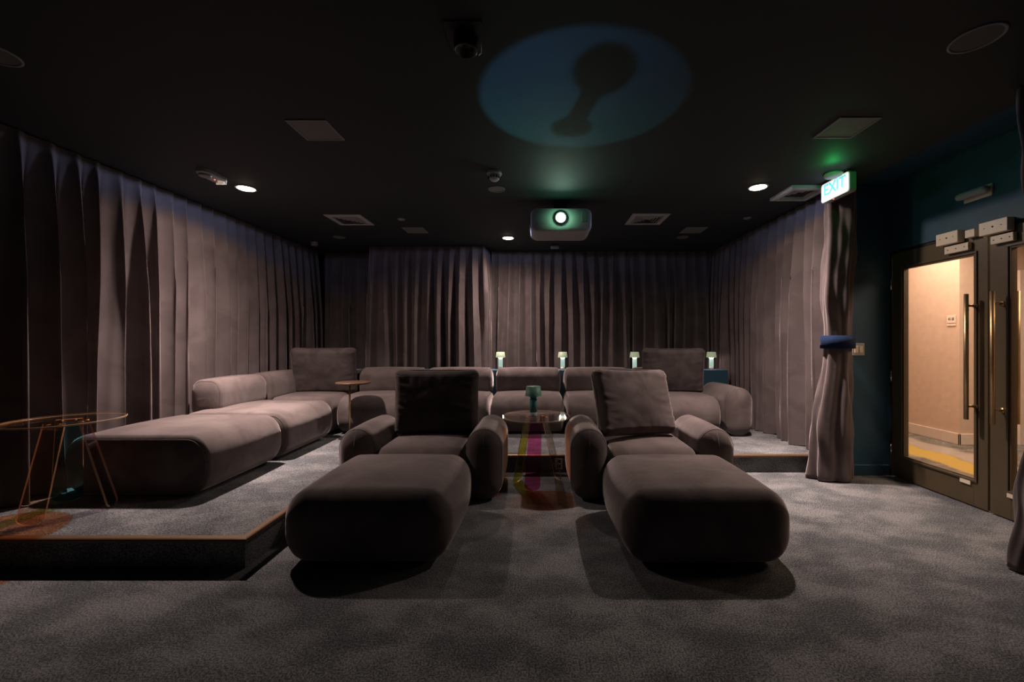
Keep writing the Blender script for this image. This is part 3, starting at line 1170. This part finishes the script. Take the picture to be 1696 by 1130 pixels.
dl = ['lit warm downlight in the ceiling above the left chaise, beside the fire strobe',
      'lit warm downlight in the ceiling on the right, nearest the exit sign',
      'lit warm downlight in the ceiling left of the projector near the back curtain']
for (x, y, e), lb in zip(DOWN, dl):
    t = thing('ceiling_light', lb, 'ceiling light', (x, y, CEIL), group='lit downlights')
    bm = bmesh.new()
    trim_ring(bm, 0.072, 0.088, -0.006, 0.0)
    link('trim_ring', bm, 'white_plastic', t)
    bm = bmesh.new()
    lathe(bm, [(0.072, -0.001), (0.066, -0.008), (0.045, -0.013), (0, -0.015)], 40)
    link('diffuser', bm, 'downlight_glow', t)
for x, y, lb in [(-0.38, 3.89, 'unlit round downlight in the ceiling just behind the smoke detector'),
                 (-2.74, 5.69, 'unlit round downlight in the ceiling near the back left corner'),
                 (2.02, 5.69, 'unlit round downlight in the ceiling near the back right corner')]:
    t = thing('ceiling_light', lb, 'ceiling light', (x, y, CEIL), group='unlit downlights')
    bm = bmesh.new()
    trim_ring(bm, 0.066, 0.080, -0.006, 0.0)
    link('trim_ring', bm, 'frame_grey', t)
    bm = bmesh.new()
    lathe(bm, [(0.066, -0.001), (0.05, -0.003), (0, -0.004)], 40)
    link('diffuser', bm, 'off_lens', t)
for x, y, lb in [(2.09, 1.95, 'large round ceiling speaker near the top right corner of the picture'),
                 (-2.72, 2.05, 'round ceiling speaker cut by the left edge of the picture')]:
    t = thing('ceiling_speaker', lb, 'speaker', (x, y, CEIL))
    bm = bmesh.new()
    trim_ring(bm, 0.090, 0.102, -0.008, 0.0)
    link('rim', bm, 'frame_grey', t)
    bm = bmesh.new()
    lathe(bm, [(0.090, -0.003), (0.05, -0.005), (0, -0.006)], 48)
    link('grille', bm, 'grille_grey', t)
for x, y, lb in [(-1.60, 4.85, 'small round sensor cap on the ceiling left of the projector'),
                 (2.46, 4.80, 'small round sensor cap on the ceiling right, beyond the lit downlight')]:
    t = thing('ceiling_sensor', lb, 'sensor', (x, y, CEIL))
    bm = bmesh.new()
    lathe(bm, [(0, -0.012), (0.030, -0.012), (0.042, -0.006), (0.044, 0.0)], 32)
    link('cap', bm, 'frame_grey', t)
t = thing('ceiling_sensor', 'small white cylinder sensor hanging in the back left ceiling corner', 'sensor', (-3.24, 5.98, CEIL))
bm = bmesh.new()
lathe(bm, [(0, -.05), (.035, -.05), (.045, -.045), (.048, 0)], 28)
link('housing', bm, 'frame_grey', t)
link('mount', B(-.03, -.03, -.004, .03, .03, 0), 'black', t, smooth=False)
t = thing('ceiling_sensor', 'small pale box sensor on the ceiling just behind the projector', 'sensor', (0.27, 6.15, CEIL))
link('housing', B(-.06, -.04, -.055, .06, .04, -.012, .008), 'frame_grey', t)
link('mount', B(-.03, -.03, -.012, .03, .03, 0), 'black', t, smooth=False)

# smoke detector
t = thing('smoke_detector', 'white smoke detector hanging from the ceiling left of the blue light disc', 'smoke detector', (-0.362, 3.50, CEIL))
bm = bmesh.new()
lathe(bm, [(0.062, 0), (0.064, -.018), (.056, -.026), (0.0, -.026)], 36)
link('base', bm, 'white_plastic', t)
bm = bmesh.new()
lathe(bm, [(.054, -.026), (.050, -.045), (.040, -.062), (.030, -.072), (0, -.074)], 36)
hd = link('chamber', bm, 'white_plastic', t)
for i in range(12):
    a = 2 * pi * i / 12
    bm = bmesh.new()
    box(bm, .044, -.004, -.058, .053, .004, -.040)
    link('vent_slot', bm, 'black', hd, smooth=False, rot=(0, 0, a))

# fire strobe
t = thing('fire_strobe', 'white oblong fire alarm strobe with a round sounder on the ceiling above the left curtain', 'alarm', (-2.80, 3.54, CEIL))
lp = rr_loop(0.062, 0.135, 0.06, 0.07)
bm = bmesh.new()
a = [bm.verts.new((x, y, 0)) for x, y in lp]
b_ = [bm.verts.new((x, y, -.028)) for x, y in lp]
c_ = [bm.verts.new((x * .88, y * .94, -.036)) for x, y in lp]
for R0, R1 in ((a, b_), (b_, c_)):
    for i in range(len(lp)):
        j = (i + 1) % len(lp)
        bm.faces.new((R0[i], R0[j], R1[j], R1[i]))
bm.faces.new(c_)
link('housing', bm, 'white_plastic', t, smooth=False)
bm = bmesh.new()
lathe(bm, [(.044, -.036), (.046, -.050), (.040, -.053), (0, -.053)], 32, 0, -.075)
link('sounder', bm, 'frame_grey', t)
bm = bmesh.new()
lathe(bm, [(.026, -.036), (.022, -.05), (.010, -.06), (0, -.061)], 24, 0.02, .075)
link('strobe_lens', bm, 'strobe_lens', t)
bm = bmesh.new()
lathe(bm, [(.005, -.036), (.005, -.040), (0, -.041)], 12, 0.0, .03)
link('indicator', bm, 'red_led', t)
link('bracket', B(-.045, .100, -.052, .045, .108, -.036, .002), 'strobe_lens', t, smooth=False)

# square ceiling speakers
for x, y, s, lb in [(-1.505, 2.80, 0.135, 'square perforated ceiling speaker in the left half of the ceiling, nearest the camera'),
                    (2.085, 2.77, 0.135, 'square perforated ceiling speaker next to the green exit sign glow'),
                    (-1.575, 5.32, 0.135, 'small square perforated ceiling speaker at the back left of the projector'),
                    (2.03, 5.32, 0.135, 'small square perforated ceiling speaker at the back right near the right curtain')]:
    t = thing('square_speaker', lb, 'speaker', (x, y, CEIL), group='square ceiling speakers')
    bm = bmesh.new()
    for (x0, y0, x1, y1) in ((-s, -s, s, -s + .014), (-s, s - .014, s, s), (-s, -s + .014, -s + .014, s - .014), (s - .014, -s + .014, s, s - .014)):
        box(bm, x0, y0, -.008, x1, y1, 0, .002)
    link('frame', bm, 'frame_grey', t, smooth=False)
    m = M.get('perf')
    if not m:
        m = mat('perf', (0.16, 0.16, 0.155), 0.7)
        g = NT(m.node_tree)
        b = m.node_tree.nodes['Principled BSDF']
        tc = g.n('ShaderNodeTexCoord')
        vo = g.n('ShaderNodeTexVoronoi')
        vo.inputs['Scale'].default_value = 150
        vo.inputs['Randomness'].default_value = 0.0
        g.l(tc.outputs['Object'], vo.inputs['Vector'])
        g.l(g.mix(g.mr(vo.outputs['Distance'], 0.22, 0.34), (0.02, 0.02, 0.02), (0.19, 0.19, 0.18)), b.inputs['Base Color'])
    link('grille', B(-s + .014, -s + .014, -.004, s - .014, s - .014, 0), 'perf', t, smooth=False)


# air diffusers
def diffuser(x, y, s, label, drop=0.0):
    t = thing('air_vent', label, 'air vent', (x, y, CEIL), group='air vents')
    bm = bmesh.new()

    def ring(h0, h1, z0, z1):
        A = [bm.verts.new((sx * h0, sy * h0, z0)) for sx, sy in ((-1, -1), (1, -1), (1, 1), (-1, 1))]
        Bv = [bm.verts.new((sx * h1, sy * h1, z1)) for sx, sy in ((-1, -1), (1, -1), (1, 1), (-1, 1))]
        for i in range(4):
            j = (i + 1) % 4
            bm.faces.new((A[i], A[j], Bv[j], Bv[i]))
    ring(s, s, 0, -.006 - drop)
    ring(s, s - .028, -.006 - drop, -.012 - drop)
    ring(s - .028, s - .055, -.012 - drop, -.010 - drop)
    ring(s - .055, s - .060, -.010 - drop, -.001)
    link('frame', bm, 'white_plastic', t, smooth=False)
    q = s - .065
    while q > 0.02:
        bm = bmesh.new()
        ring(q, q - .022, -.004, -.014)
        ring(q - .022, q - .023, -.014, -.012)
        ring(q - .023, q - .002, -.012, -.003)
        link('louvre', bm, 'frame_grey', t, smooth=False)
        q -= .034
    link('backing', B(-s + .05, -s + .05, -.003, s - .05, s - .05, -.0005), 'black', t, smooth=False)
    return t


diffuser(-2.22, 4.88, 0.21, 'white square air vent in the ceiling left of the lit centre downlight')
diffuser(1.30, 4.85, 0.215, 'white square air vent in the ceiling right of the projector')
diffuser(2.535, 3.97, 0.18, 'white square air vent partly behind the exit sign', 0.02)

# dark adjustable spotlight
t = thing('ceiling_spotlight', 'black cylindrical spotlight, unlit, in a dark ceiling recess near the top of the picture', 'spotlight', (-0.335, 1.93, CEIL))
link('mounting_plate', B(-.09, -.09, -.006, .09, .09, 0, .002), 'black', t, smooth=False)
bm = bmesh.new()
lathe(bm, [(0, -.006), (.045, -.006), (.055, -.012), (.055, -.075), (.052, -.078), (.045, -.078), (.040, -.045), (0, -.040)], 40)
link('barrel', bm, mat('gunmetal', (0.05, 0.048, 0.045), 0.3, 0.8), t)
bm = bmesh.new()
tube(bm, [(.058, -.03, -.03), (.075, -.02, -.05), (.072, 0.02, -.072), (.058, .03, -.076)], .003, 8)
link('clip', bm, 'chrome', t)

# projector
t = thing('projector', 'white ceiling projector with its lens shining towards the camera', 'projector', (0.24, 4.24, CEIL))
link('mount', B(-.07, -.05, -.14, .07, .05, 0, .004), 'black', t, smooth=False)
lp = rr_loop(0.305, 0.115, 0.07, 0.06)


def proj_body():
    bm = bmesh.new()
    rs = []
    for y, sc in ((-0.205, 0.93), (-0.19, 0.985), (-0.17, 1.0), (0.17, 1.0), (0.20, 0.96)):
        rs.append([bm.verts.new((x * sc * (1.0), y, z * sc)) for x, z in lp])
    n = len(lp)
    for A_, B_ in zip(rs, rs[1:]):
        for i in range(n):
            j = (i + 1) % n
            bm.faces.new((A_[i], A_[j], B_[j], B_[i]))
    bm.faces.new(rs[0]); bm.faces.new(rs[-1][::-1])
    return bm


link('body', proj_body(), 'projector_body', t, loc=(0, 0, -0.245))
bm = bmesh.new()
lathe(bm, [(.045, 0), (.062, .0), (.064, .02), (.050, .024), (.045, .010)], 36)
link('lens_ring', bm, 'black', t, loc=(PRJ[0] - 0.24, -0.205, PRJ[2] - CEIL), rot=(pi / 2, 0, 0))
bm = bmesh.new()
lathe(bm, [(.046, 0.004), (.03, .010), (0, .013)], 30)
link('lens', bm, 'lens_glow', t, loc=(PRJ[0] - 0.24, -0.205, PRJ[2] - CEIL), rot=(pi / 2, 0, 0))
link('side_vent', B(-.314, -.12, -.27, -.306, .12, -.19, .002), 'black', t, smooth=False)
link('status_window', B(.20, -.212, -.27, .26, -.195, -.16, .004), 'grille_grey', t, smooth=False)

# exit sign
t = thing('exit_sign', 'glowing white EXIT sign box under the ceiling on the right', 'sign', (2.60, 3.58, 0))
lp = rr_loop(0.170, 0.085, 0.022, 0.022, 5)


def slab(x0, x1, sc=1.0, zc=2.615):
    bm = bmesh.new()
    A_ = [bm.verts.new((x0, y * sc, zc + z * sc)) for y, z in lp]
    C_ = [bm.verts.new((x1, y * sc, zc + z * sc)) for y, z in lp]
    n = len(lp)
    for i in range(n):
        j = (i + 1) % n
        bm.faces.new((A_[i], A_[j], C_[j], C_[i]))
    bm.faces.new(A_); bm.faces.new(C_[::-1])
    return bm


link('housing', slab(0.0, 0.055), 'sign_body', t, smooth=False)
fc = link('face_panel', slab(-0.006, 0.0, 0.95), 'sign_face', t, smooth=False)
text('EXIT', 0.135, 'sign_letters', fc, (-0.0075, 0, 2.628), (pi / 2, 0, -pi / 2), ext=.001, sx=0.95)
bm = bmesh.new()
lathe(bm, [(.0, 0), (.07, 0), (.075, -.012), (.06, -.03), (0, -.032)], 32)
cn = link('canopy', bm, 'white_plastic', t, loc=(-0.05, -0.05, CEIL))
bm = bmesh.new()
lathe(bm, [(.006, 0), (.006, -.006), (0, -.007)], 12)
link('indicator', bm, 'red_led', t, loc=(0.01, 0.03, 2.533))

# projection screen on the wall behind the camera
t = thing('projection_screen', 'wide projection screen on the wall behind the camera', 'screen', (0, YF, 0))
link('screen_surface', B(-1.7, 0.01, 0.6, 1.7, 0.02, 2.5), 'screen', t, smooth=False)
link('screen_frame', B(-1.76, 0.0, 0.54, 1.76, 0.01, 2.56), 'black', t, smooth=False)
